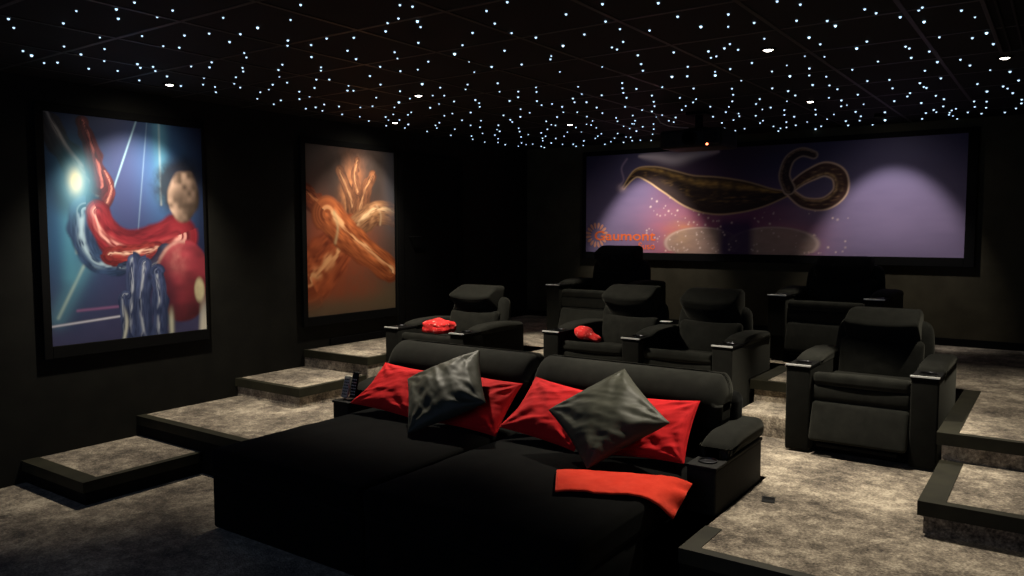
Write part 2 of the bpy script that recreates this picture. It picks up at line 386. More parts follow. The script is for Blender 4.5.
def vn(a, b, na, nb, seed):
    """value noise on its own grid of na x nb cells over the unit square"""
    g = np.random.RandomState(seed).rand(na+2, nb+2)
    x = np.clip(a, 0, .9999)*na; y = np.clip(b, 0, .9999)*nb
    i, j = x.astype(int), y.astype(int); fx, fy = x-i, y-j
    fx = fx*fx*(3-2*fx); fy = fy*fy*(3-2*fy)
    return (g[i, j]*(1-fx)+g[i+1, j]*fx)*(1-fy)+(g[i, j+1]*(1-fx)+g[i+1, j+1]*fx)*fy
def band_on(img, u, v, pts, w0, w1, A, dark, mid, hot, seed, rough=.25, hl=-.25, fade=None, strands=9):
    """a textured ribbon: streaks run along it, a glossy ridge at hl, ragged edges"""
    d, t, sg = curve_d(u, v, pts, A)
    w = w0+(w1-w0)*t; x = sg*d/w
    e = vn(t, .5+.25*x, 9, 4, seed)-.5
    k = 1-sstep(.82, 1.06, np.abs(x)+rough*e)
    st = vn(t, .5+.45*np.clip(x, -1, 1), 9, strands, seed+1); st2 = vn(t, .5+.45*np.clip(x, -1, 1), 13, strands*3, seed+2)
    s = np.clip((st*.65+st2*.5)*(1.15-.75*np.abs(x-hl)), 0, 1.3)
    ridge = np.exp(-((x-hl+.25*(st-.5))/.16)**2)*sstep(.25, .75, st2*.6+st*.5)
    c = np.array(dark)*(1-np.clip(s, 0, 1)[..., None])+np.array(mid)*np.clip(s, 0, 1.3)[..., None]
    c = c*(1-ridge[..., None])+np.array(hot)*ridge[..., None]
    if fade is not None: k = k*fade(t)
    return img*(1-k[..., None])+np.clip(c, 0, 1)*k[..., None], d, t, x, w, k
def paint_space(u, v):
    """blue deep-space picture: glow, light shafts, red nebula bands and a red planet"""
    A = 1.35
    img = np.zeros(u.shape+(3,))+np.array((.012, .015, .046))
    n = vnoise(u, v, 6, 3); nf = vnoise(u, v, 30, 13)
    img = mix(img, (.05, .17, .36), .6*glow(u, v, .12, .50, .26, .7))
    img = mix(img, (.050, .15, .34), .75*glow(u, v, .72, .74, .20, .7))
    img = mix(img, (.10, .092, .20), .65*sstep(.45, .0, v)*(.5+.7*n))
    img = mix(img, (.048, .05, .14), .6*glow(u, v, .45, .55, .26, .6))
    for (a, b, w, c, k) in (((.70, 1.), (.70, .62), .007, (.5, .5, .45), .7), ((.70, 1.), (.73, .66), .05, (.10, .30, .42), .6),
                            ((.55, 1.), (.38, .66), .005, (.25, .40, .5), .7), ((.28, .46), (.04, .12), .010, (.62, .66, .50), .8),
                            ((.28, .46), (.04, .12), .06, (.12, .34, .44), .5), ((.14, .66), (.16, .40), .010, (.5, .55, .42), .7),
                            ((.0, .085), (.42, .105), .006, (.75, .74, .85), .9), ((.15, .145), (.42, .15), .008, (.34, .14, .30), .7),
                            ((.12, .60), (.12, .30), .05, (.10, .34, .46), .55), ((.62, 1.), (.54, .50), .004, (.2, .3, .42), .4)):
        d, t, _ = curve_d(u, v, [a, b], A); img = mix(img, c, k*np.exp(-(d/w)**2))
    # drifting dark dust, upper left, with pale and red rims
    for pts, w0, w1, dk, md, ht, sd in ((spline([(.01, .99), (.09, .87), (.20, .74), (.26, .66)]), .05, .13, (.012, .013, .02), (.05, .05, .06), (.30, .28, .27), 31),
                                        (spline([(.22, .97), (.27, .84), (.31, .70)]), .034, .075, (.02, .010, .014), (.12, .02, .03), (.40, .12, .10), 41),
                                        (spline([(.34, .76), (.37, .68), (.31, .60)]), .02, .05, (.03, .014, .02), (.16, .03, .035), (.45, .2, .16), 47)):
        img = band_on(img, u, v, pts, w0, w1, A, dk, md, ht, sd, .5)[0]
    img = mix(img, (.020, .020, .038), .85*blob(u, v, .17, .66, .13, .085, .3, .5))
    # upright dark blue band, then the red one rising from it to the planet
    img = band_on(img, u, v, spline([(.22, .58), (.22, .46), (.28, .37), (.40, .36)]), .11, .09, A, (.010, .016, .04), (.05, .10, .22), (.36, .50, .60), 51, .3, .3)[0]
    img, d, t, x, w, k = band_on(img, u, v, spline([(.29, .58), (.34, .49), (.46, .43), (.62, .425), (.80, .47)]), .075, .15, A, (.05, .006, .012), (.42, .035, .05), (.82, .42, .36), 61, .25, .3)
    img = band_on(img, u, v, spline([(.36, .385), (.50, .38), (.66, .40)]), .065, .08, A, (.05, .006, .012), (.40, .05, .045), (.85, .55, .42), 67, .3, -.2)[0]
    img = band_on(img, u, v, spline([(.42, .33), (.62, .335), (.72, .40)]), .03, .05, A, (.012, .016, .035), (.05, .08, .16), (.34, .40, .46), 69, .4, .2)[0]
    # red planet lower right
    cu, cv, ru, rv = .84, .25, .205, .205
    px, py = (u-cu)/ru, (v-cv)/rv; r = np.sqrt(px*px+py*py)+.05*(n-.5); k = 1-sstep(.93, 1.03, r)
    bandt = vn(.5+.4*px+.1*py, .5+.4*py, 5, 16, 77)
    sh = np.clip(.62-.45*px*.5+.40*py, .10, 1.1)*(.55+.65*bandt)
    pc = np.stack([.42*sh+.03*nf, .040*sh+.012, .060*sh+.016], -1)
    img = img*(1-k[..., None])+pc*k[..., None]
    img = mix(img, (.70, .50, .40), .55*np.exp(-((r-.95)/.05)**2)*(px < .1)*(py > -.2)*(.4+.8*nf))
    img = mix(img, (.70, .30, .26), .4*glow(u, v, .80, .36, .06, .8)*nf*1.4)
    img = mix(img, (.66, .60, .36), .9*blob(u, v, .955, .20, .036, .058, 0, .3)*(.75+.35*nf))
    img = mix(img, (.05, .016, .030), .75*blob(u, v, .70, .22, .08, .16, .3, .6))
    # a brown asteroid with dark dust behind it, upper right
    img = mix(img, (.018, .018, .026), .93*blob(u+.05*(nf-.5), v+.05*(n-.5), .825, .72, .165, .125, .3, .35))
    cu, cv, ru, rv = .86, .655, .115, .135
    px, py = (u-cu)/ru, (v-cv)/rv; r = np.sqrt(px*px+py*py)+.35*(vn(u, v, 14, 14, 80)-.5); k = 1-sstep(.84, 1.04, r)
    m = .25+1.1*vn(u, v, 30, 34, 81)*vn(u, v, 12, 12, 82)*1.8
    sh = np.clip(.60-.40*px+.20*py, .10, 1.)
    pc = np.stack([.46*sh*m, .31*sh*m, .235*sh*m], -1)
    img = img*(1-k[..., None])+pc*k[..., None]
    # blue veils, bottom centre
    for i, (a, b, w) in enumerate((((.50, .36), (.46, .0), .05), ((.58, .34), (.56, .0), .055), ((.66, .30), (.66, .0), .05), ((.45, .20), (.44, .0), .03))):
        img = band_on(img, u, v, spline([a, ((a[0]+b[0])/2+.015*(-1)**i, .18), b]), w, w*1.2, A, (.012, .02, .055), (.09, .12, .26), (.44, .48, .55), 90+7*i, .45, .2)[0]
    img = mix(img, (.80, .80, .66), .75*np.exp(-((u-.425-.02*np.sin(v*20))/.010)**2)*sstep(.18, .06, v))
    img = mix(img, (.75, .75, .55), .75*np.exp(-((u-.745)/.016)**2)*sstep(.15, .05, v))
    img = mix(img, (.85, .80, .66), .9*sstep(.95, .99, u+.10*(.22-v))*sstep(.22, .0, v))
    # the star itself
    img = mix(img, (.20, .55, .75), .85*glow(u, v, .165, .715, .085, .75))
    img = mix(img, (1., .93, .62), glow(u, v, .165, .715, .036, .75))
    return img
def paint_fire(u, v):
    """two crossed bands of fire on a dark brown ground"""
    A = 1.42
    n = vnoise(u, v, 7, 11); nf = vnoise(u, v, 26, 5)
    img = np.zeros(u.shape+(3,))+np.array((.075, .066, .060))
    img = mix(img, (.17, .135, .075), .9*sstep(.35, .0, v))
    img = mix(img, (.36, .085, .03), .85*glow(u, v, .42, .38, .40, .9)*(.6+.7*n))
    img = mix(img, (.46, .085, .028), .7*glow(u, v, .14, .32, .22, .8))
    # dark smoke above, warm light breaking through it
    img = mix(img, (.028, .021, .019), .92*blob(u+.06*(n-.5), v+.06*(nf-.5), .53, .78, .36, .20, 0, .45))
    img = mix(img, (.46, .16, .06), .80*glow(u+.05*(n-.5), v, .50, .70, .12, .55)*(.35+1.0*nf))
    img = mix(img, (.62, .30, .13), .55*glow(u, v, .46, .66, .07, .5)*nf*1.4)
    for p, w in ((spline([(.36, .86), (.44, .76), (.50, .66), (.50, .56)]), .030), (spline([(.74, .84), (.66, .76), (.60, .66), (.56, .58)]), .035), (spline([(.56, .93), (.53, .84), (.56, .74)]), .022)):
        img = band_on(img, u, v, p, w*1.5, w*2.6, A, (.05, .020, .012), (.26, .10, .045), (.46, .24, .12), int(w*1e4), .6, .1)[0]
    S = [(.0, .71), (.10, .66), (.22, .60), (.30, .54)]
    img = band_on(img, u, v, spline(S), .085, .12, A, (.05, .010, .006), (.46, .10, .035), (.70, .26, .10), 15, .45)[0]
    img = band_on(img, u, v, spline([(.0, .24), (.14, .30), (.34, .42), (.48, .49)]), .30, .17, A, (.12, .018, .008), (.74, .17, .055), (.92, .46, .20), 25, .3, .15)[0]
    img = band_on(img, u, v, spline([(.46, .48), (.66, .57), (.80, .615), (.99, .60)]), .12, .11, A, (.08, .030, .016), (.58, .28, .13), (.84, .55, .30), 35, .25, -.3)[0]
    img = band_on(img, u, v, spline([(.22, .60), (.40, .49), (.62, .38), (.94, .24)]), .16, .12, A, (.12, .022, .008), (.84, .23, .070), (.98, .55, .26), 45, .28, -.25)[0]
    d, t, sg = curve_d(u, v, spline([(.29, .61), (.33, .52), (.30, .43)]), A); img = mix(img, (.62, .46, .24), .7*np.exp(-(d/.016)**2)*(.4+.8*nf))
    d, t, sg = curve_d(u, v, spline([(.78, .66), (.83, .60), (.82, .54)]), A); img = mix(img, (.62, .42, .24), .5*np.exp(-(d/.012)**2)*(.4+.8*nf))
    img = mix(img, (.34, .07, .03), .6*glow(u, v, .5, .14, .25, 1.4)*nf*1.3)
    img = mix(img, (.15, .11, .065), .8*sstep(.14, .03, v))
    img = mix(img, (.075, .08, .10), .75*sstep(.80, 1.0, u)*sstep(.42, .62, v))
    return img
def paint_ribbon(u, v):
    """a golden ribbon of light curling over violet mist"""
    A = 1.136/3.955
    img = np.zeros(u.shape+(3,))+np.array((.066, .056, .120))
    n = vnoise(u, v, 10, 21); n2 = vnoise(u, v, 40, 4)
    img = mix(img, (.26, .20, .34), sstep(.95, .15, v)*(.75+.3*n))
    img = mix(img, (.055, .020, .055), .75*sstep(.17, .30, u)*sstep(.62, .42, u)*sstep(.30, .70, v))
    img = mix(img, (.20, .04, .12), .85*sstep(.28, .36, u)*sstep(.66, .50, u)*sstep(.75, .35, v))
    img = mix(img, (.60, .17, .22), .85*glow(u, v, .285, .12, .105, .30)*(.5+.9*n))
    img = mix(img, (.60, .20, .26), .8*glow(u, v, .60, .10, .08, .30)*(.5+.9*n))
    img = mix(img, (.85, .34, .12), .8*glow(u, v, .31, .15, .045, .3)*(.4+1.1*n2))
    # pale sweep of mist along the upper edge
    d, t, sg = curve_d(u, v, spline([(.175, .97), (.23, .95), (.285, .92), (.34, .95), (.41, .97)]), A)
    img = mix(img, (.62, .52, .56), .8*np.exp(-(d/(.004+.012*np.sin(PI*t)))**2))
    # pale lens shapes of light at the foot
    for cu, w in ((.365, .105), (.560, .115)):
        k = blob(u, v, cu, .10, w, .15, 0, .12)
        c = np.stack([.40+.12*n2, .30+.08*n2, .20+.08*n2], -1)
        side = np.clip(np.abs(u-cu)/w, 0, 1)
        img = img*(1-.75*k[..., None])+c*(.75*k[..., None])
        kk = np.exp(-((np.sqrt(((u-cu)/w)**2+((v-.10)/.15)**2)-1)/.05)**2)
        img = mix(img, (.85, .66, .52), .55*kk*(v > .02))
    img = mix(img, (.045, .020, .085), .92*sstep(.06, .03, np.abs(u-.462)+.00*v)*sstep(.40, .25, v))
    # sparks
    rng = np.random.RandomState(5)
    for i in range(150):
        su = .20+.26*rng.rand() if i < 100 else rng.choice([.55, .62])+.08*rng.randn(); sv = abs(.02+.55*rng.rand()**1.5)
        r = .0013+.0014*rng.rand(); g = np.exp(-(((u-su)**2+((v-sv)*A)**2)/r**2)); img = mix(img, (1., .78, .66), (.4+.6*rng.rand())*g)
    # the ribbon: thin tip left, broad middle, loop at the right, curl upwards
    def rib(pts, wf, lo, hi, edge, nn=14):
        nonlocal img
        d, t, sg = curve_d(u, v, spline(pts, nn), A); w = wf(t); x = sg*d/w
        k = 1-sstep(.92, 1.06, d/w)
        tex = np.clip(vnoise(u, v, 60, 9, 2)*1.5-.35, 0, 1)
        hl = (np.exp(-((x+.62)/.20)**2)+.45*np.exp(-((x-.1)/.35)**2)*tex**2)*(.35+.9*vn(t, .5+.4*np.clip(x, -1, 1), 40, 10, 3))
        c = np.array(lo)*(1-hl[..., None])+np.array(hi)*hl[..., None]*(.55+.7*tex[..., None])
        img = img*(1-k[..., None])+np.clip(c, 0, 1)*k[..., None]
        img = mix(img, edge, .8*np.exp(-((d-w)/.0022)**2))
    rib([(.125, .66), (.165, .80), (.215, .78), (.27, .70), (.335, .60), (.40, .555), (.47, .54), (.545, .535), (.605, .56)],
        lambda t: .004+.034*np.sin(PI*np.clip(t*1.02-.02, 0, 1))**1.4+.018*sstep(.35, .7, t)*sstep(1.02, .75, t), (.036, .019, .016), (.50, .28, .07), (.72, .46, .22))
    rib([(.605, .56), (.640, .47), (.690, .46), (.725, .56), (.722, .70), (.690, .76), (.655, .72), (.625, .66), (.598, .58)],
        lambda t: .010+.008*np.sin(PI*t), (.075, .035, .030), (.70, .42, .20), (.92, .62, .42))
    rib([(.600, .60), (.588, .72), (.600, .86), (.630, .92), (.660, .89)], lambda t: .015-.006*t, (.040, .020, .024), (.38, .24, .14), (.62, .44, .30))
    d, t, sg = curve_d(u, v, spline([(.11, .68), (.125, .74), (.118, .86), (.135, .95)]), A)
    img = mix(img, (.50, .36, .50), .45*np.exp(-(d/.003)**2))
    img = mix(img, (.78, .55, .60), .7*glow(u, v, .118, .66, .012, .35))
    return img

def poster(name, label, y0, y1, z0, z1, paint, loc):
    t = thing(name, label, 'poster', (LX, (y0+y1)/2, z0))
    bm = nbm(); b = .055
    cy = (y0+y1)/2
    for bx in ((0, .030, y0-cy-b, y0-cy, -b-.03, z1-z0+b), (0, .030, y1-cy, y1-cy+b*.4, -b-.03, z1-z0+b), (0, .030, y0-cy, y1-cy, -b-.03, 0), (0, .030, y0-cy, y1-cy, z1-z0, z1-z0+b)):
        box(bm, *bx, .003)
    obj('frame', bm, 'black', t)  # black frame; its deeper lower border stands in for the shadow gap
    canvas('print', t, (.022, y0-cy, 0), (0, y1-y0, 0), (0, 0, z1-z0), 210, 290, paint)
    bm = nbm(); box(bm, .001, .021, y0-cy, y1-cy, 0, z1-z0); obj('backing', bm, 'black', t)
    return t
poster('framed_poster', 'tall blue space poster with red shapes in black frame on left wall', 2.533, 3.702, .889, 2.464, paint_space, 0)
poster('framed_poster', 'tall orange and brown poster of crossed fiery bands in black frame', 4.730, 5.865, .885, 2.447, paint_fire, 0)

# wide picture on the back wall
W0, W1, S0, S1 = -4.725, -.762, 1.413, 2.545
t = thing('wide_wall_print', 'wide violet print with golden ribbon and orange lettering on back wall', 'wall print', ((W0+W1)/2, BY, S0))
cx = (W0+W1)/2; b = .085
bm = nbm()
for bx in ((W0-cx-.045, W0-cx, -.05, 0, -b, S1-S0+.05), (W1-cx, W1-cx+b, -.05, 0, -b, S1-S0+.05), (W0-cx, W1-cx, -.05, 0, -b, 0), (W0-cx, W1-cx, -.05, 0, S1-S0, S1-S0+.05)):
    box(bm, *bx, .004)
obj('frame', bm, 'black', t)
bm = nbm(); box(bm, W0-cx, W1-cx, -.030, -.002, 0, S1-S0); obj('backing', bm, 'black', t)
canvas('print', t, (W0-cx, -.032, 0), (W1-W0, 0, 0), (0, 0, S1-S0), 520, 160, paint_ribbon)
def lettering(name, txt, x0, z0, width, height, bold, par):
    cu = bpy.data.curves.new(name, 'FONT'); cu.body = txt; cu.size = 1.; cu.extrude = .0008; cu.offset = bold
    o = bpy.data.objects.new(name, cu); COL.objects.link(o); o.parent = par
    bpy.context.view_layer.update()
    dx, dy = o.dimensions.x, o.dimensions.y
    o.rotation_euler = (PI/2, 0, 0); o.location = (x0, -.034, z0)
    s = width/dx; o.scale = (s, height/dy, 1.)
    me = bpy.data.meshes.new_from_object(o.evaluated_get(bpy.context.evaluated_depsgraph_get()))
    q = link(name, me, None, par, smooth=False); me.materials.clear(); me.materials.append(M['orange'])
    q.rotation_euler = o.rotation_euler; q.location = o.location; q.scale = o.scale
    bpy.data.objects.remove(o); return q
lettering('lettering', 'Gaumont', -4.612-cx, 1.553-S0, .785, .112, .018, t)
lettering('lettering', 'Suso', -4.035-cx, 1.452-S0, .205, .078, .010, t)
bm = nbm()
for i in range(16):
    a = 2*PI*(i+.5)/16
    vs = []
    for k in range(12):
        q = 2*PI*k/12
        r = .112+.038*math.cos(q); w = .0155*math.sin(q)*(1+.35*math.cos(q))
        vs.append(bm.verts.new((-4.578-cx+r*math.cos(a)-w*math.sin(a), -.0335, 1.613-S0+r*math.sin(a)+w*math.cos(a))))
    bm.faces.new(vs)
obj('sun_emblem', bm, 'petal', t)
# ------------------------------------------------------------------ cinema recliners
def recliner(label, group, x0, x1, yf, z, n=1, aw=.145, ah=.555, recline=.20, up=.025, back=.07):
    """x0..x1 outer width, yf front; n seats between n+1 arms"""
    W = x1-x0
    t = thing('cinema_recliner', label, 'recliner' , ((x0+x1)/2, yf, z), group)
    sw = (W-(n+1)*aw)/n
    for k in range(n+1):
        a0 = -W/2+k*(aw+sw); a1 = a0+aw
        bm = nbm(); rb(bm, a0, a1, 0, .86, .012, ah-.03, r=.012, n=10); arm = obj('arm', bm, 'armv', t, True)
        bm = nbm(); box(bm, a0-.003, a1+.003, -.004, .27, ah-.031, ah-.012, .004); box(bm, a0+.004, a1-.004, .27, .84, ah-.034, ah-.02, .003)
        obj('tray', bm, 'black', arm)
        bm = nbm(); box(bm, a0-.003, a1+.003, -.009, .006, ah-.018, ah-.008, .001); obj('metal_edge', bm, 'metal', arm)
        bm = nbm(); lathe(bm, [(.046, 0), (.048, .006), (.043, .007), (.040, .001), (.0, .001)], ((a0+a1)/2, .13, ah-.013)); obj('cup_holder', bm, 'chrome', arm)
        bm = nbm()
        def padf(p, q, a0=a0, a1=a1):
            # the pad rises from the tray in a rounded nose
            y = p.y; zz = p.z
            if q.z > 0: zz -= .03*max(0., (-q.y-.35)/.65)**2+.02*max(0., (q.y-.3)/.7)
            return (p.x, y, zz)
        rb(bm, a0-.006, a1+.006, .215, .86, ah-.055, ah+.030, r=.034, n=14, f=padf); obj('arm_pad', bm, 'velvet', t, True)
    bm = nbm(); box(bm, -W/2+.03, W/2-.03, .10, .80, .0, .10, .004); obj('base', bm, 'black', t)
    for k in range(n):
        c0 = -W/2+aw+k*(aw+sw)+.004; c1 = c0+sw-.008; cm = (c0+c1)/2
        def bul(p, q): return (p.x, p.y-.012*(1-q.x**2)*(q.y < 0), p.z-.19*max(0, p.y-.06)+.010*(1-q.x**2)*(1-q.y**2)*(q.z > 0))
        bm = nbm(); rb(bm, c0, c1, .035, .66, .425, .505, r=.03, n=14, f=bul); obj('seat', bm, 'velvet', t, True)
        bm = nbm(); rb(bm, c0, c1, .045, .62, .325, .432, r=.022, n=12, f=lambda p, q: (p.x, p.y-.008*(1-q.z**2)*(q.y < 0), p.z)); obj('seat_front', bm, 'velvet', t, True)
        def foot(p, q): return (p.x, p.y-.085*(.5-.5*q.z)-.010*(1-q.z**2)*(1-q.x**2)*(q.y < 0), p.z)
        bm = nbm(); rb(bm, c0+.002, c1-.002, .03, .09, .095, .325, r=.022, n=14, f=foot); fr = obj('footrest', bm, 'velvet', t, True)
        bm = nbm(); box(bm, c0+.05, c1-.05, -.035, .02, .062, .085, .006); obj('footrest_rail', bm, 'black', fr)
        # back: a shell, side wings, a lumbar roll and the overhanging head pillow
        def lean(p, q, s=recline): return Vector((p.x, p.y+back+s*(p.z-.45), p.z))
        def shell(p, q):
            w = 1-.10*max(0, q.z)**2-.02*(1-q.z)
            v = lean(p, q); v.x = cm+(p.x-cm)*w; return v
        bm = nbm(); rb(bm, c0-.035, c1+.035, .63, .76, .30, .775, r=.06, n=16, f=shell); obj('backrest', bm, 'velvet', t, True)
        def lum(p, q):
            v = lean(p, q); v.y -= .03*(1-q.z**2)*(1-q.x**2)*(q.y < 0); v.z -= .012*(1-q.x**2)*(q.z > 0); return v
        bm = nbm(); rb(bm, c0+.02, c1-.02, .56, .66, .37, .66, r=.04, n=16, f=lum); obj('lumbar_cushion', bm, 'velvet', t, True)
        def head(p, q):
            v = lean(p, q)
            lo = .5-.5*q.z
            v.x = cm+(p.x-cm)*(1-.04*q.z-.05*lo**3)
            v.z += up
            v.z -= .085*(1-q.x**2)*lo**1.5                            # the lower edge sags in the middle
            if q.y < 0:
                k = q.z
                v.y -= .15*max(0., 1-abs(k-.36)/(.64 if k > .36 else 1.36))**1.1 - .02
                v.y += .06*max(0., -k)
            return v
        hw = min(.228, sw*.44)
        bm = nbm(); rb(bm, cm-hw, cm+hw, .585, .74, .600, .850, r=.035, n=22, f=head); obj('headrest', bm, 'velvet', t, True)
    return t
recliner('single charcoal recliner on the platform by the right steps', 'charcoal recliners', -1.395, -.55, 4.95, Z1, recline=.25, up=0, back=.04)
recliner('single charcoal recliner with red patterned throw, near the left wall', 'charcoal recliners', -4.785, -3.92, 4.90, Z1)
recliner('two-seat charcoal recliner with shared middle arm behind the right chaise', 'charcoal recliners', -3.39, -1.845, 5.25, Z1, n=2, ah=.585, recline=.15, up=.06)
recliner('charcoal recliner on upper platform in front of the orange lettering', 'charcoal recliners', -4.19, -3.30, 6.55, Z2, recline=.10, up=.07, back=.03)
recliner('charcoal recliner on upper platform under the right half of wide print', 'charcoal recliners', -2.01, -1.12, 6.55, Z2, up=0, back=0)

# ------------------------------------------------------------------ double daybed: two chaises side by side
def chaise(label, x0, x1, arm_side):
    yf = 2.545
    t = thing('chaise_longue', label, 'chaise', ((x0+x1)/2, yf, 0), 'black chaises of the daybed')
    h = (x1-x0)/2
    bm = nbm(); rb(bm, -h+.004, h-.004, .012, 1.60, .012, .33, r=.02, n=12); obj('base', bm, 'velvetb', t, True)
    def mat_f(p, q):
        s = .018*(1-q.x**4)*(1-q.y**4)+.006*(noise.noise(Vector((p.x*3, p.y*3, x0*5)))+.6*noise.noise(Vector((p.x*9, p.y*7, 3))))
        return (p.x, p.y, p.z+s*(q.z > 0))
    bm = nbm(); rb(bm, -h, h-.002, 0, 1.52, .31, .462, r=.035, n=30, f=mat_f); obj('mattress', bm, 'velvetb', t, True)
    # low back cushion and the long head roll above it
    def ln(p, q): return (p.x, p.y+.22*(p.z-.45), p.z)
    bm = nbm(); rb(bm, -h+.015, h-.015, 1.36, 1.56, .36, .70, r=.05, n=16, f=ln); obj('back_cushion', bm, 'velvetb', t, True)
    def hd(p, q): return (p.x, p.y+.22*(p.z-.45)-.02*(1-q.z**2)*(q.y < 0)+.05*max(0, q.z)**2*(q.y < 0), p.z-(.055*max(0, (abs(q.x)-.90)/.10)**2 if q.z > 0 else 0))
    wide = .03
    bm = nbm(); rb(bm, -h-(wide if arm_side < 0 else -.004), h+(wide if arm_side > 0 else -.004), 1.37, 1.57, .600, .893, r=.05, n=22, f=hd)
    obj('headrest', bm, 'velvet', t, True)
    bm = nbm(); rb(bm, -h+.03, h+(.055 if arm_side > 0 else -.03), 1.56, 1.72, .05, .78, r=.05, n=12, f=lambda p, q: (p.x, p.y+.10*(p.z-.45), p.z)); obj('back_shell', bm, 'velvetb', t, True)
    a0, a1 = (h+.004, h+.154) if arm_side > 0 else (-h-.154, -h-.004)
    bm = nbm(); rb(bm, a0, a1, 1.045, 1.74, .012, .515, r=.012, n=10); arm = obj('arm', bm, 'leather', t, True)
    bm = nbm(); box(bm, a0-.003, a1+.003, 1.041, 1.75, .513, .530, .005); obj('tray', bm, 'leather', arm)
    bm = nbm(); lathe(bm, [(.044, 0), (.047, .007), (.042, .008), (.039, .001), (0, .001)], ((a0+a1)/2, 1.135, .530)); obj('cup_holder', bm, 'chrome', arm)
    bm = nbm()
    def pf(p, q):
        zz = p.z-(.06*max(0., (-q.y-.25)/.75)**2 if q.z > 0 else 0)
        return (p.x, p.y, zz)
    rb(bm, a0-.010, a1+.012, 1.20, 1.77, .528, .640, r=.045, n=16, f=pf); obj('arm_pad', bm, 'velvet', t, True)
    return t
chaise('left half of the black daybed, with remotes standing on its arm', -3.85, -2.664, -1)
chaise('right half of the black daybed, with red throw over its edge', -2.660, -1.484, 1)

# ------------------------------------------------------------------ cushions
def pillow_mesh(w, h, t, seed, wr, n=60, pull=None, ang=.6):
    bm = nbm(); rng = random.Random(seed); ph = [rng.random()*6 for _ in range(8)]
    off = Vector((seed*3.7, seed*1.3, 0))
    grids = []
    for side in (1, -1):
        G = []
        for j in range(n+1):
            row = []
            for i in range(n+1):
                u, v = math.sin(PI/2*(-1+2*i/n))*.35+.65*(-1+2*i/n), math.sin(PI/2*(-1+2*j/n))*.35+.65*(-1+2*j/n)
                x = w/2*u*(1-.055*(1-v*v)); y = h/2*v*(1-.055*(1-u*u))
                th = t/2*max(0, (1-u**2))**.46*max(0, (1-v**2))**.46
                edge = min(1-abs(u), 1-abs(v))
                f = 0
                for k, (cu, cv) in enumerate(((1, 1), (-1, 1), (-1, -1), (1, -1))):
                    d = math.hypot(u-cu, v-cv); a = math.atan2(v-cv, u-cu)
                    f += math.sin(a*11+ph[k]+2.0*noise.noise(Vector((u*1.5, v*1.5, seed))))*math.exp(-d*1.25)*min(1, d*2.2)
                nn = noise.noise(Vector((u*2.1, v*2.1, 0))+off)+.6*noise.noise(Vector((u*4.5+v, v*4.5-u, 2))+off)
                ca, sa = math.cos(ang), math.sin(ang); al = u*ca+v*sa; ac = -u*sa+v*ca
                rid = (1-abs(noise.noise(Vector((al*.9+.3*ac, ac*3.2+.5*math.sin(al*2), 5))+off))*3)+.28*(1-abs(noise.noise(Vector((al*1.6, ac*7+al, 9))+off))*3)
                m = min(1, edge*5)
                z = side*(th+m*wr*(f*.9+.7*nn+.45*rid))
                if edge < 1e-6: z = .35*wr*(f+nn)
                if pull:
                    for (pu, pv, dx, dy, dz) in pull:
                        k = math.exp(-((u-pu)**2+(v-pv)**2)/.25); x += dx*k; y += dy*k; z += dz*k
                row.append((x, y, z))
            G.append(row)
        grids.append(G)
    for side, G in zip((1, -1), grids):
        V = [[bm.verts.new(p) for p in row] for row in G]
        for j in range(n):
            for i in range(n): bm.faces.new((V[j][i], V[j][i+1], V[j+1][i+1], V[j+1][i]))
    bmesh.ops.remove_doubles(bm, verts=bm.verts, dist=1e-5)
    rim = [grids[0][0][i] for i in range(n+1)]+[grids[0][j][n] for j in range(1, n+1)]+[grids[0][n][i] for i in range(n-1, -1, -1)]+[grids[0][j][0] for j in range(n-1, -1, -1)]
    return bm, rim
def cushion(label, mat, loc, w, h, t, yaw, lean, roll, seed, wr, group, piping=None, pull=None, ang=.6):
    bm, rim = pillow_mesh(w, h, t, seed, wr, pull=pull, ang=ang)
    o = obj('cushion', bm, mat, None, True)
    o.matrix_world = Matrix.Translation(loc) @ Matrix.Rotation(math.radians(yaw), 4, 'Z') @ Matrix.Rotation(math.radians(90-lean), 4, 'X') @ Matrix.Rotation(math.radians(roll), 4, 'Z')
    tag(o, label, 'cushion', group)
    if piping:
        bm = nbm(); tube(bm, rim, .0032, 6); obj('seam', bm, piping, o, True)
    return o
RG, SG = 'red cushions on the daybed', 'dark satin cushions on the daybed'
cushion('red cushion at the far left, beside the remotes', 'red', (-3.51, 3.70, .645), .49, .35, .12, 0, 46, -3, 1, .008, RG, 'red', pull=[(-1, -1, -.06, .0, .0)])
cushion('red cushion on the left chaise beside the middle gap', 'red', (-2.90, 3.745, .622), .50, .37, .12, 0, 44, -2, 2, .008, RG, 'red')
cushion('red cushion on the right chaise beside the middle gap', 'red', (-2.33, 3.725, .645), .49, .37, .12, 0, 44, -7, 3, .008, RG, 'red', pull=[(-1, -1, -.04, .0, .0)])
cushion('red cushion at the far right, next to the cup holder arm', 'red', (-1.735, 3.73, .640), .44, .37, .11, 0, 45, 4, 4, .008, RG, 'red')
cushion('crumpled dark satin cushion leaning on the left red pair', 'satin', (-3.01, 3.58, .715), .50, .485, .17, -3, 51, 38, 5, .011, SG, None, ang=2.2)
cushion('dark satin cushion standing on one corner on the right chaise', 'satin', (-1.905, 3.56, .712), .475, .475, .17, 6, 52, 46, 6, .010, SG, None, ang=-.5)

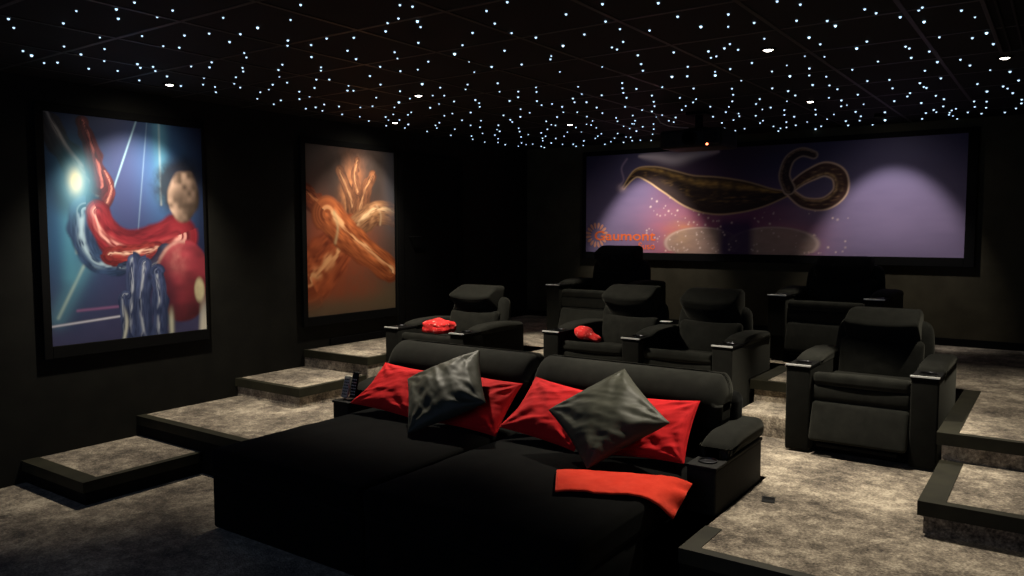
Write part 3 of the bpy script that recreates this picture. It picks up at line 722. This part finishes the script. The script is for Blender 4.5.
# ------------------------------------------------------------------ throws
def draped(name, label, mat, path, half, n, thick, seed, group, side_fn=None):
    """a strip of cloth: path = list of (x, y, z) along its length, half = half-width vector function"""
    bm = nbm(); rows = []
    m = len(path)-1
    P = [Vector(p) for p in path]
    for i in range(n+1):
        s = i/n*m; k = min(int(s), m-1); f = s-k
        p0, p1, p2, p3 = P[max(k-1, 0)], P[k], P[k+1], P[min(k+2, m)]
        c = .5*((2*p1)+(p2-p0)*f+(2*p0-5*p1+4*p2-p3)*f*f+(3*p1-p0-3*p2+p3)*f**3)
        row = []
        for j in range(21):
            v = -1+2*j/20
            hv = half(i/n)
            p = c+hv*v
            wv = .006*noise.noise(Vector((i/n*5, v*2.2, seed)))+.004*noise.noise(Vector((i/n*14, v*5, seed+4)))
            if side_fn: p = side_fn(p, i/n, v)
            row.append(p+Vector((0, 0, wv)))
        rows.append(row)
    V = [[bm.verts.new(p) for p in r] for r in rows]
    for i in range(n):
        for j in range(20): bm.faces.new((V[i][j], V[i+1][j], V[i+1][j+1], V[i][j+1]))
    o = obj(name, bm, mat, None, True)
    md = o.modifiers.new('thickness', 'SOLIDIFY'); md.thickness = thick; md.offset = 1.
    md = o.modifiers.new('smooth', 'SUBSURF'); md.levels = 1; md.render_levels = 1
    return tag(o, label, 'throw', group)
def cr(P, s):
    m = len(P)-1; k = min(int(s*m), m-1); f = s*m-k
    p0, p1, p2, p3 = [Vector(P[max(0, min(m, i))]) for i in (k-1, k, k+1, k+2)]
    return .5*((2*p1)+(p2-p0)*f+(2*p0-5*p1+4*p2-p3)*f*f+(3*p1-p0-3*p2+p3)*f**3)
def ruled(name, label, mat, far, near, n, k, thick, seed, group):
    bm = nbm(); V = []
    for i in range(n+1):
        s = i/n; a, b_ = cr(far, s), cr(near, s); row = []
        for j in range(k+1):
            v = j/k
            p = a.lerp(b_, v)
            lift = .020*math.sin(PI*v)*sstep(.80, 1., s)
            wv = .006*noise.noise(Vector((s*5, v*2.2, seed)))+.004*noise.noise(Vector((s*15, v*5, seed+4)))+.010*sstep(.75, 1., s)*math.sin(v*13+2*s)
            row.append(bm.verts.new(p+Vector((.6*wv*(s > .8)+lift*.5, -lift*.3, wv+lift))))
        V.append(row)
    for i in range(n):
        for j in range(k): bm.faces.new((V[i][j], V[i+1][j], V[i+1][j+1], V[i][j+1]))
    o = obj(name, bm, mat, None, True)
    md = o.modifiers.new('thickness', 'SOLIDIFY'); md.thickness = thick; md.offset = 0.
    md = o.modifiers.new('smooth', 'SUBSURF'); md.levels = 1; md.render_levels = 1
    return tag(o, label, 'throw', group)
ruled('throw_blanket', 'long red folded throw lying over the right edge of daybed', 'redthrow',
      [(-2.00, 3.22, .497), (-1.85, 3.30, .500), (-1.70, 3.36, .500), (-1.56, 3.42, .497), (-1.47, 3.465, .488), (-1.415, 3.50, .455)],
      [(-1.84, 2.95, .497), (-1.74, 3.01, .500), (-1.62, 3.06, .498), (-1.52, 3.13, .488), (-1.455, 3.20, .440), (-1.415, 3.27, .350)], 44, 20, .013, 3, None)
def folded(name, label, mat, loc, rot, sz, seed):
    bm = nbm()
    def f(p, q):
        d = .011*noise.noise(Vector((p.x*16, p.y*16, p.z*16+seed)))+.006*noise.noise(Vector((p.x*40, p.y*40, p.z*40+seed)))
        return Vector(p)+Vector((q.x, q.y, q.z))*d+Vector((0, 0, .012*math.sin(p.x*30+seed)*(q.z > 0)))
    rb(bm, -sz[0]/2, sz[0]/2, -sz[1]/2, sz[1]/2, 0, sz[2], r=.028, n=18, f=f)
    o = obj(name, bm, mat, None, True); o.location = loc; o.rotation_euler = rot
    return tag(o, label, 'throw', 'red patterned throws on the recliners')
folded('folded_throw', 'folded red patterned throw on the single recliner by the left wall', 'redpat', (-4.30, 5.05, .812), (0, 0, .03), (.25, .18, .10), 3)
def crum():
    bm = nbm()
    def f(p, q):
        w = 1-.62*max(0, q.x)
        d = .014*noise.noise(Vector((p.x*14, p.y*14, p.z*14+8)))
        return Vector((p.x, p.y*w, p.z*w-.02*q.x))+Vector((q.x, q.y, q.z))*d
    rb(bm, -.10, .10, -.08, .08, 0, .085, r=.035, n=16, f=f)
    o = obj('crumpled_throw', bm, 'redpat', None, True); o.location = (-3.06, 5.40, .812); o.rotation_euler = (0, 0, .1)
    return tag(o, 'crumpled red throw on the left seat of the two-seat recliner', 'throw', 'red patterned throws on the recliners')
crum()
# ------------------------------------------------------------------ small things
def remote(label, loc, rot, sz, mat):
    t = thing('remote_control', label, 'remote', loc, 'remotes on the daybed arm'); t.rotation_euler = rot
    bm = nbm(); rb(bm, -sz[0]/2, sz[0]/2, -sz[1]/2, sz[1]/2, 0, sz[2], r=.008, n=10); obj('body', bm, mat, t, True)
    bm = nbm()
    for r in range(6):
        for c in range(3):
            lathe(bm, [(.0045, -sz[1]/2-.002), (.0045, -sz[1]/2+.001)], (-.012+.012*c, 0, .022+r*.02), 8, 'y')
    obj('buttons', bm, 'plastic_b' if mat == 'plastic_g' else 'plastic_g', t)
    return t
remote('pale grey remote control standing upright on the left daybed arm', (-3.942, 3.640, .546), (-.34, .06, .30), (.050, .022, .150), 'plastic_g')
remote('black remote control standing behind the pale grey one', (-3.893, 3.668, .546), (-.22, .08, .35), (.045, .022, .175), 'plastic_b')
bm = nbm(); box(bm, -.032, .032, -.045, .045, 0, .004, .001)
o = obj('floor_socket', bm, 'plastic_b'); o.location = (-1.19, 3.965, Z1); o.rotation_euler = (0, 0, .25)
tag(o, 'small black floor socket in the carpet by the daybed arm', 'floor socket')
bm = nbm(); box(bm, -.026, .026, -.004, .004, .003, .005); 
for p in range(5): lathe(bm, [(.006, .003), (.006, .0055)], (-.02+p*.01, .02, 0), 8)
obj('socket_lid', bm, 'black', o)
# small flat white piece on the middle arm pad
bm = nbm(); box(bm, -.045, .045, -.03, .03, 0, .004, .001)
o = obj('white_piece', bm, 'white'); o.location = (-2.615, 5.88, Z1+.575+.063); o.rotation_euler = (.0, 0, .1); tag(o, 'small flat white piece on the shared middle arm pad', 'card')

# projector under the ceiling
t = thing('projector', 'black ceiling projector with tiny red light, above the wide print', 'projector', (-2.63, 6.34, 2.365))
bm = nbm(); rb(bm, -.275, .275, 0, .40, 0, .155, r=.025, n=12); obj('body', bm, 'plastic_b', t, True)
bm = nbm(); lathe(bm, [(.062, -.028), (.066, -.022), (.066, .01), (.05, .01), (.05, -.028)], (0, 0, .08), 28, 'y'); ln_ = obj('lens_ring', bm, 'black', t, True)
bm = nbm(); lathe(bm, [(.05, -.012), (.035, -.020), (.0, -.024)], (0, 0, .08), 24, 'y'); obj('lens_glass', bm, 'glassd', ln_, True)
bm = nbm()
for k in range(9): box(bm, .12, .24, -.004, .004, .03+k*.012, .036+k*.012)
obj('front_grille', bm, 'black', t)
bm = nbm(); lathe(bm, [(.009, -.006), (.009, .004)], (.155, -.002, .018), 12, 'y'); obj('indicator_light', bm, 'led', t)
bm = nbm(); box(bm, -.10, .10, .12, .30, .155, .175, .004); box(bm, -.025, .025, .18, .23, .17, .30); box(bm, -.09, .09, .12, .29, .29, .315, .003); obj('ceiling_mount', bm, 'black', t)
bm = nbm(); tube(bm, [(-2.98, 6.42, 2.675), (-2.93, 6.42, 2.60), (-2.85, 6.41, 2.565), (-2.76, 6.41, 2.548), (-2.70, 6.40, 2.538), (-2.66, 6.38, 2.533)], .0045, 6)
o = obj('projector_cable', bm, 'plastic_g', None, True); tag(o, 'thin grey cable drooping from ceiling to the projector top', 'cable')

# ventilation grille, top right
t = thing('ceiling_vent', 'dark slatted air grille in the ceiling at top right', 'vent', (-.12, 3.9, CZ))
bm = nbm()
for b_ in ((-.235, -.215, -1.42, 1.42), (.215, .235, -1.42, 1.42), (-.215, .215, -1.42, -1.40), (-.215, .215, 1.40, 1.42)): box(bm, b_[0], b_[1], b_[2], b_[3], -.012, .0, .002)
obj('frame', bm, 'tbar', t)
bm = nbm(); box(bm, -.215, .215, -1.4, 1.4, -.002, .0); obj('backing', bm, 'black', t)
for k in range(7):
    bm = nbm(); box(bm, -.186+k*.06, -.174+k*.06, -1.4, 1.4, -.011, -.002, .002); obj('slat', bm, 'ceil', t)

# ------------------------------------------------------------------ downlights
DOWN = [((-5.11, 3.16), 'recessed downlight in front of the blue space poster'), ((-4.01, 4.49), 'recessed downlight over the left recliner'), ((-5.18, 5.47), 'recessed downlight in front of the orange poster'),
        ((-3.92, 6.54), 'recessed downlight over the upper left recliner'), ((-1.41, 4.50), 'recessed downlight over the right recliner, largest in view'), ((-1.69, 6.48), 'recessed downlight over the upper right recliner'),
        ((-.34, 5.51), 'recessed downlight beside the slatted ceiling vent')]
HIDDEN = [((-.15, 3.16), 'recessed downlight near the right wall, above the lower step')]
lights = {}
for (x, y), lab in DOWN+HIDDEN:
    t = thing('downlight', lab, 'ceiling light', (x, y, CZ), 'recessed ceiling downlights')
    bm = nbm(); lathe(bm, [(.028, -.001), (.031, -.009), (.044, -.006), (.046, 0)], n=28); obj('bezel', bm, 'black', t, True)
    bm = nbm(); lathe(bm, [(.0, -.014), (.016, -.0125), (.028, -.005)], n=24); obj('lens', bm, 'lens', t, True)
    lights[lab] = t
def spot(name, loc, target, power, angle, blend, col=(1, .90, .74), radius=.035):
    l = bpy.data.lights.new(name, 'SPOT'); l.energy = power; l.spot_size = math.radians(angle); l.spot_blend = blend; l.color = col; l.shadow_soft_size = radius
    o = bpy.data.objects.new(name, l); COL.objects.link(o); o.location = loc
    o.rotation_euler = (Vector(target)-Vector(loc)).to_track_quat('-Z', 'Y').to_euler()
    return o
zl = CZ-.03
spot('downlight_beam', (-5.11, 3.16, zl), (-5.6, 3.12, 1.12), 180, 88, .9)
spot('downlight_beam', (-5.18, 5.47, zl), (-5.6, 5.33, 1.20), 98, 90, .95)
spot('downlight_spill', (-5.11, 3.16, zl), (-5.6, 3.12, 1.5), 10, 140, 1.)
spot('downlight_spill', (-5.18, 5.47, zl), (-5.6, 5.33, 1.5), 9, 140, 1.)
spot('downlight_beam', (-4.01, 4.49, zl), (-3.5, 4.9, 0), 270, 97, .45)
spot('downlight_beam', (-1.41, 4.50, zl), (-1.36, 4.30, 0), 290, 76, .5)
spot('downlight_beam', (-.34, 5.51, zl), (-.34, 5.51, 0), 110, 84, .6)
spot('downlight_beam', (-.15, 3.16, zl), (-.25, 3.16, 0), 12, 80, .5)
spot('downlight_beam', (-3.92, 6.54, zl), (-3.95, 6.40, 0), 90, 44, .6)
spot('downlight_beam', (-1.69, 6.48, zl), (-1.69, 6.35, 0), 90, 44, .6)
for x, e in ((-3.90, 72), (-1.38, 55)):
    spot('wall_washer_beam', (x, 7.55, zl-.03), (x, 8.3, 1.46), e, 67, .55, (1, .92, .86))
    spot('wall_washer_spill', (x, 7.55, zl-.03), (x, 8.3, 1.6), e*.085, 128, 1., (1, .92, .86))
for x, lab in ((-3.90, 'black shaded wall washer aimed at the left half of wide print'), (-1.38, 'black shaded wall washer aimed at the right half of wide print')):
    t = thing('wall_washer', lab, 'ceiling light', (x, 7.55, CZ), 'shaded wall washers')
    bm = nbm(); lathe(bm, [(.045, 0), (.045, -.030), (.040, -.030), (.040, -.004), (0, -.004)], n=24); obj('shade', bm, 'black', t, True)
    bm = nbm(); lathe(bm, [(.0, -.0062), (.03, -.0055)], n=20); obj('lens', bm, 'lens', t, True)
# the dim bluish cinema screen side of the room, behind the camera
l = bpy.data.lights.new('screen_glow', 'AREA'); l.shape = 'RECTANGLE'; l.size = 3.6; l.size_y = 1.6; l.energy = 21.0; l.color = (.45, .62, 1.)
o = bpy.data.objects.new('screen_glow', l); COL.objects.link(o); o.location = (-2.65, FY+.05, 1.5); o.rotation_euler = (PI/2, 0, 0)

# ------------------------------------------------------------------ the starry ceiling: fibre-optic points
pts = [tuple(int(q) for q in s.split(',')) for s in STARS.split(';')]
cam0 = Vector((0, 0, 1.67))
def size_of(p): return p[2]/(Vector((p[0]/100, p[1]/100, CZ))-cam0).length
pts.sort(key=lambda p: -size_of(p))
def star_mesh(name, r, mat):
    bm = nbm(); lathe(bm, [(r, .0), (r*.97, -r*.5), (r*.75, -r), (r*.4, -r*1.3), (.0, -r*1.4)], n=10)
    me = bpy.data.meshes.new(name); bmesh.ops.recalc_face_normals(bm, faces=bm.faces); bm.to_mesh(me); bm.free(); me.materials.append(M[mat]); return me
meshes = {}
def star_r(w, d): return (.0050+.0007*max(0., d-4))*(.35+.65*w/10)
bm_rest = nbm()
for i, (x, y, w) in enumerate(pts):
    p = Vector((x/100, y/100, CZ)); d = (p-cam0).length; r = round(star_r(w, d), 4)
    if i < 300:
        big = w >= 14; key = (r, big)
        if key not in meshes: meshes[key] = star_mesh('star_light', r, 'star_hot' if big else 'star')
        o = bpy.data.objects.new('star_light', meshes[key]); COL.objects.link(o); o.location = p
        tag(o, 'larger, brighter bluish point of light in the starry ceiling' if big else 'tiny bluish-white point of light in the starry ceiling', 'star light', 'brighter ceiling stars' if big else 'small ceiling stars')
    else:
        lathe(bm_rest, [(r, .0), (r*.97, -r*.5), (r*.7, -r*1.1), (.0, -r*1.4)], p, 8)
o = obj('star_lights', bm_rest, 'star'); o['kind'] = 'stuff'; tag(o, 'faintest far scatter of tiny star lights across the ceiling', 'star lights')

# ------------------------------------------------------------------ world and camera
w = bpy.data.worlds.new('World'); scene.world = w; w.use_nodes = True
w.node_tree.nodes['Background'].inputs['Color'].default_value = (.0, .0, .0, 1); w.node_tree.nodes['Background'].inputs['Strength'].default_value = 0
cd = bpy.data.cameras.new('camera'); cam = bpy.data.objects.new('camera', cd); COL.objects.link(cam)
cd.sensor_width = 36; cd.sensor_fit = 'HORIZONTAL'; cd.lens = .9844*800/1024*36; cd.clip_start = .05; cd.clip_end = 100
yaw, pitch, roll = .6128, .0732, -.0011
fw = Vector((-math.sin(yaw)*math.cos(pitch), math.cos(yaw)*math.cos(pitch), -math.sin(pitch)))
r_ = Vector((math.cos(yaw), math.sin(yaw), 0)); u_ = r_.cross(fw)
r2 = math.cos(roll)*r_+math.sin(roll)*u_; u2 = -math.sin(roll)*r_+math.cos(roll)*u_
m = Matrix(((r2.x, u2.x, -fw.x, 0), (r2.y, u2.y, -fw.y, 0), (r2.z, u2.z, -fw.z, 1.6702), (0, 0, 0, 1)))
cam.matrix_world = m
scene.camera = cam
